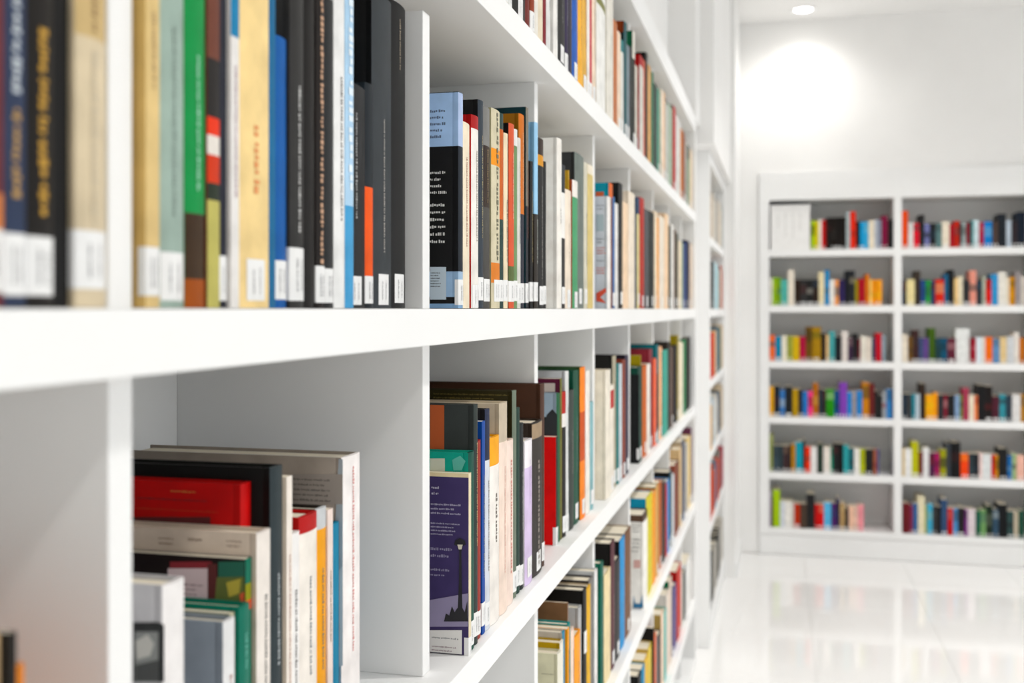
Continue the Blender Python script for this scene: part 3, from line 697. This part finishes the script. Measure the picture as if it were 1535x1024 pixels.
# ------------------------------------------------------------------ far bookcase: shelves of small books
FAR = [
 (1120, 230, 3.104, 440, 297, 'b5cc2e,318,305 e8d32a,334,308 f0eee8,347,298 d8342c,362,303 8a2020,370,305 1c1614,393,292 241b16,415,292 1c1614,438,292 241b16,461,292 b9c3c4,480,265 e2452f,506,265 2a2a2e,526,312 2fa3d8,545,315 57b3dd,566,315 ede3cf,592,308 c9cdd6,608,306 8f97a8,626,306 8a2346,654,287 2b2b2b,683,305'),
 (1120, 230, 3.104, 695, 106, 'eeeae0,118,565 a3c63b,137,565 7fa83c,158,565 69bdb2,190,575 efe6d8,220,530 3a2a22,248,575 3b3b3b,277,575 2a2a2a,307,575 33231c,333,575 efe2bd,360,540 3b8fc4,384,530 f3f0ea,408,575 e9a06a,427,575 352a5e,456,575 26282c,478,533 31343a,502,533 b0a43a,518,575 b02a35,550,570 d9822b,570,550 f5d98a,580,575 f2a020,603,575 efa41c,628,575'),
 (1120, 230, 3.104, 950, 104, 'f07a50,130,830 2f8fb5,160,835 f0ead8,185,832 a8ac5a,213,832 e0c040,243,835 b52a4a,273,835 7a5a20,303,790 b08a20,344,790 2b2320,367,820 e8c493,381,825 5fb0b3,410,810 23282e,440,835 eee6e0,470,808 4a3350,492,838 2a2a2c,516,820 7a2430,528,845 f0ece0,553,830 e6dcd0,580,835 3a4a6a,598,838 c22a3a,626,815 9fb2bd,643,825'),
 (1120, 540, 3.2, 262, 107, 'e9b04a,128,120 26303a,158,115 4a7fc0,182,135 2a2c2e,218,118 c4a03a,245,130 33353a,266,130 3f7fc8,292,140 f0508a,316,138 b8721f,342,98 2e4450,362,125 3a3030,380,130 3f9a35,418,125 1f4f8a,444,130 8a4fb8,480,92 2f86cc,503,138 b0a8a8,525,130 3f86c8,553,130 d08a2a,585,90 7a3030,612,95 2f2f2f,632,130 1c1c1c,648,150 b0b4b8,668,130 4a8ac8,697,118'),
 (1120, 540, 3.2, 525, 107, 'a8b070,125,348 4a5a64,150,400 3a4a50,173,400 4a3436,198,400 3a2c28,212,398 c08a40,232,390 35a3b8,266,380 2a2a2e,278,370 e04a2a,304,400 f2f0ee,336,400 3a4a40,366,385 f0e8e0,400,400 35a080,412,400 2c3030,434,380 1f1f1f,462,380 4fb0b5,487,385 2f6f78,514,400 f3f0ea,541,402 b8c04a,567,402 2a2a2a,606,402 b06a50,622,402 5a5a8a,636,400'),
 (1120, 540, 3.2, 790, 109, 'ddd0e0,115,620 4a2030,124,660 b5d430,158,612 e0e4ea,182,665 f3f0ea,212,665 d8d0c8,226,665 c0441e,256,675 5a4a40,286,672 2f2f31,325,625 c83020,345,672 d8301e,368,672 6fbfe8,405,662 5a2a70,428,662 2a2a5a,444,640 b89a70,470,660 2a2a2e,488,680 f0c8b0,512,672 e8c4b4,532,672 f0a0a8,560,665'),
 (1330, 230, 3.103, 425, 70, 'f0602e,98,250 e8e6e4,122,305 dd3a45,150,310 2a2a2c,174,270 7f83b5,198,312 26282a,228,310 6f8f8f,255,310 f0e6d4,290,302 b02a35,312,315 c03a28,336,300 2a2c2e,348,308 a8b4b4,368,308 8a2a35,390,308 3f8f90,402,300 d8e8ec,428,298 b0304a,452,308 2f86d0,490,305 5a4a44,516,305 2a3038,555,270 c8d4e0,580,300 3a3034,606,305 1f2a3a,645,262'),
 (1330, 230, 3.103, 690, 70, '2a3448,90,570 f0e2b0,128,570 4a4038,156,530 2f4f8a,178,572 3f9a50,203,572 3f4a70,225,575 d8402c,265,570 2f6a90,284,545 1f2226,312,525 efcf98,330,565 eee4cc,354,555 3a3a3c,385,572 e8a090,416,528 3a4046,443,572 b8c0b0,460,555 d83a35,487,570 4a9ad0,518,545 f0ece2,556,535 efe4d0,570,560 d89a20,597,560 a8a0a0,622,535 d8d0c8,645,555'),
 (1330, 230, 3.103, 950, 70, 'eee4d4,97,820 7a5a30,120,830 4a3030,148,800 4a5a80,168,835 6a4f90,194,835 4f6f2a,225,790 2a4a50,250,835 1f5a78,280,835 6a2a3a,320,835 eef0ee,385,790 8a2030,395,835 a82038,414,835 e4eef4,442,830 e8e0d8,458,830 f07a20,492,828 6f96c0,525,835 e8cfa0,557,828 d8dadc,592,825 efe8e0,616,805 c87a40,645,830'),
 (1330, 540, 3.2, 262, 74, '2a3a48,95,140 4a4a4c,118,140 2f8fa0,136,140 c8d4dc,158,140 3a2c24,185,90 f0b030,225,140 efa020,243,130 3a3a3e,272,140 8a2a3a,290,140 2a2a2c,325,140 8fa8c8,348,140 7a8a50,365,140 b04a60,392,105 f0e4d0,418,138 e88a60,435,140 222224,470,90 262020,505,95 5a2a38,538,140 4a9aa8,568,130 3a4a58,600,135 e8e6e4,640,130 c08a40,664,130'),
 (1330, 540, 3.2, 530, 74, 'e8d0a0,85,400 f3f2f0,118,398 c8c850,150,362 7a3a30,172,410 f0f0f0,202,390 5a2a50,228,412 b0346a,254,412 a8a840,283,395 4a5058,308,365 1f1f20,352,360 f05a20,390,410 3a4a50,415,410 2a2c30,442,410 f0d8d4,458,405 e8ecec,502,410 c83028,520,412 d8a030,535,412 2a2a2a,578,380 2f6fb0,600,412 a8c090,622,405 f0c0b0,660,410'),
 (1330, 540, 3.2, 815, 76, '7a2a30,110,670 8a3a60,125,680 3a6aa0,148,670 efe6c8,182,635 a0b060,192,680 58b0d0,218,668 4a4a4c,238,680 2a2a2a,260,680 3f5a80,290,645 c02a28,316,685 5f9ad0,340,685 2f2a2c,372,680 8a3a90,386,685 e8dce0,425,685 2f6a50,448,690 7fa870,475,685 2a3a2a,507,665 3f5a70,535,680 1f2022,578,655 3f5a58,608,685 c8bca8,630,685 2f5a48,660,680'),
]
ORD = ['top', 'second', 'third', 'fourth', 'fifth', 'bottom']
YS = YB+.02
for k, (ox, oy, sc, base, start, txt) in enumerate(FAR):
    rnd = random.Random(100+k); z = FZ[k % 6]
    row = 'far bookcase, %s shelf, %s bay' % (ORD[k % 6], 'corner' if k < 6 else 'added_window-side')
    lo, hi = (XB, XC) if k < 6 else (XD, XE)
    x = max(lo+.002, on_y(ox+start/sc, YS)[0])
    for tok in txt.split():
        hx, r, tp = tok.split(','); r, tp = float(r), float(tp)
        xe, tt = on_y(ox+r/sc, YS)
        h = min((base-tp)/sc*tt/F, .363-FT-.01)
        if xe > hi-.001: xe = hi-.001
        if xe-x < .006: continue
        bands = []
        if rnd.random() < .5 and lum(hx) < .72:
            a = rnd.uniform(.3, .7)*h; bb = a+rnd.uniform(.15, .4)*h; k = rnd.uniform(.2, .5)
            bc_ = rnd.choice(['e6e0d4', '2a2a2c', 'd8c8a0', '8a2a2a', '3a5a78', '4a4a48'])
            bands = [(a, min(bb, h), '%02x%02x%02x' % tuple(int(k*int(bc_[i:i+2], 16)+(1-k)*int(hx[i:i+2], 16)) for i in (0, 2, 4)))]
        make_book(YS+rnd.uniform(0, .012), x, xe-.0006, z+.0006, h, min(.2, .75*h), hx, {'l': (.006, .022) if rnd.random() < .75 else None, 'hard': rnd.random() < .5, 'b': bands}, row, rnd, axis='y', detail=False)
        x = xe
# white box standing on the top shelf of the corner bay
x0, t0 = on_y(1155.5, YS); x1, _ = on_y(1214, YS)
bxr = empty('storage_box', ((x0+x1)/2, YS, FZ[0]+.0006)); tag(bxr, 'plain white storage box on the top shelf of the far bookcase', 'box')
hw = (x1-x0)/2
box('body', -hw, hw, 0, .22, 0, .262, mat('f0efed', 'label'), bxr, .002)
box('lid', -hw-.003, hw+.003, -.003, .223, .262, .292, mat('f3f2f0', 'label'), bxr, .002)
v, f, ix = [], [], []
rr = random.Random(3)
for a in (-.6, -.25, .15, .5):
    glyphs(v, f, 0, ix, lambda u, w: (a*hw+w, -.0006, .235-u), rr.uniform(.08, .17), .012, rr)
mesh_obj('faded_print', v, f, [mat('d9d8d6', 'print')], None, bxr)

# ------------------------------------------------------------------ the largest 300 books singly, the small rest as one
KEEP = 320
lim = sorted((q[0] for q in QUEUE), reverse=True)[KEEP]
for i, (A, a) in enumerate(QUEUE):          # who stands beside whom
    tq = -(a[0]-CX)*ST+a[1]*CT if a[10] == 'x' else a[0]*CT
    a[7]['_W'] = (A-1000 if A > 1000 else A)/max(1, (a[4]*F/tq)**2)     # apparent width over height
    a[7]['_L'] = QUEUE[i-1][1][6] if i and QUEUE[i-1][1][8] == a[8] else None
    a[7]['_R'] = QUEUE[i+1][1][6] if i+1 < len(QUEUE) and QUEUE[i+1][1][8] == a[8] else None
for A, a in QUEUE:
    if A > lim: build_book(*a)
ACC = ([], [], [], [])
for A, a in QUEUE:
    if A <= lim: build_book(*a)
V_, F_, I_, M_ = ACC; ACC = None
rest = mesh_obj('small_books', V_, F_, M_, I_)
rest['kind'] = 'stuff'; tag(rest, 'small blurred books filling gaps on the far and narrow bookcases', 'books')
print('KEEP', KEEP, 'joined', len(QUEUE)-KEEP, 'limit', lim)
# ------------------------------------------------------------------ labels
def base_desc(d):
    if d['n']: return d['n']
    nm = cname(d['spine'])
    for e in d['bands']:
        b = cname(e[2])
        if b != nm: nm += ' and '+b; break
    else:
        b = cname(d['cov'])
        if b != nm and d['cov'] != d['spine']: nm += ' and '+b
    sz = 'thin ' if d['slim'] < .03 else 'thick ' if d['slim'] > .12 else ''
    return sz+nm+' book'
prev = None
N = len(BOOKS)
for i, d in enumerate(BOOKS):
    ds = base_desc(d)
    L = d['L'] and cname(d['L']); Rr = d['R'] and cname(d['R'])
    if d['n']:
        lab = ds if ('shelf' in ds or 'eye level' in ds) else ds+', '+d['row']
    else:
        if L and Rr: nb = 'between %s and %s books' % (L, Rr) if L != Rr else 'between two %s books' % L
        elif L or Rr: nb = 'at the row end beside a %s book' % (L or Rr)
        else: nb = ''
        lab = ds+' '+nb+', '+d['row']
    w = lab.split()
    if len(w) > 16: lab = ' '.join(lab.replace('on the ', '').replace(' books,', ',').split()[:16])
    tag(d['root'], lab, 'book', 'books '+(d['row'] if d['row'].startswith(('on', 'in')) else 'in the '+d['row']))
print('BOOKS', N, 'objects', len(bpy.data.objects))
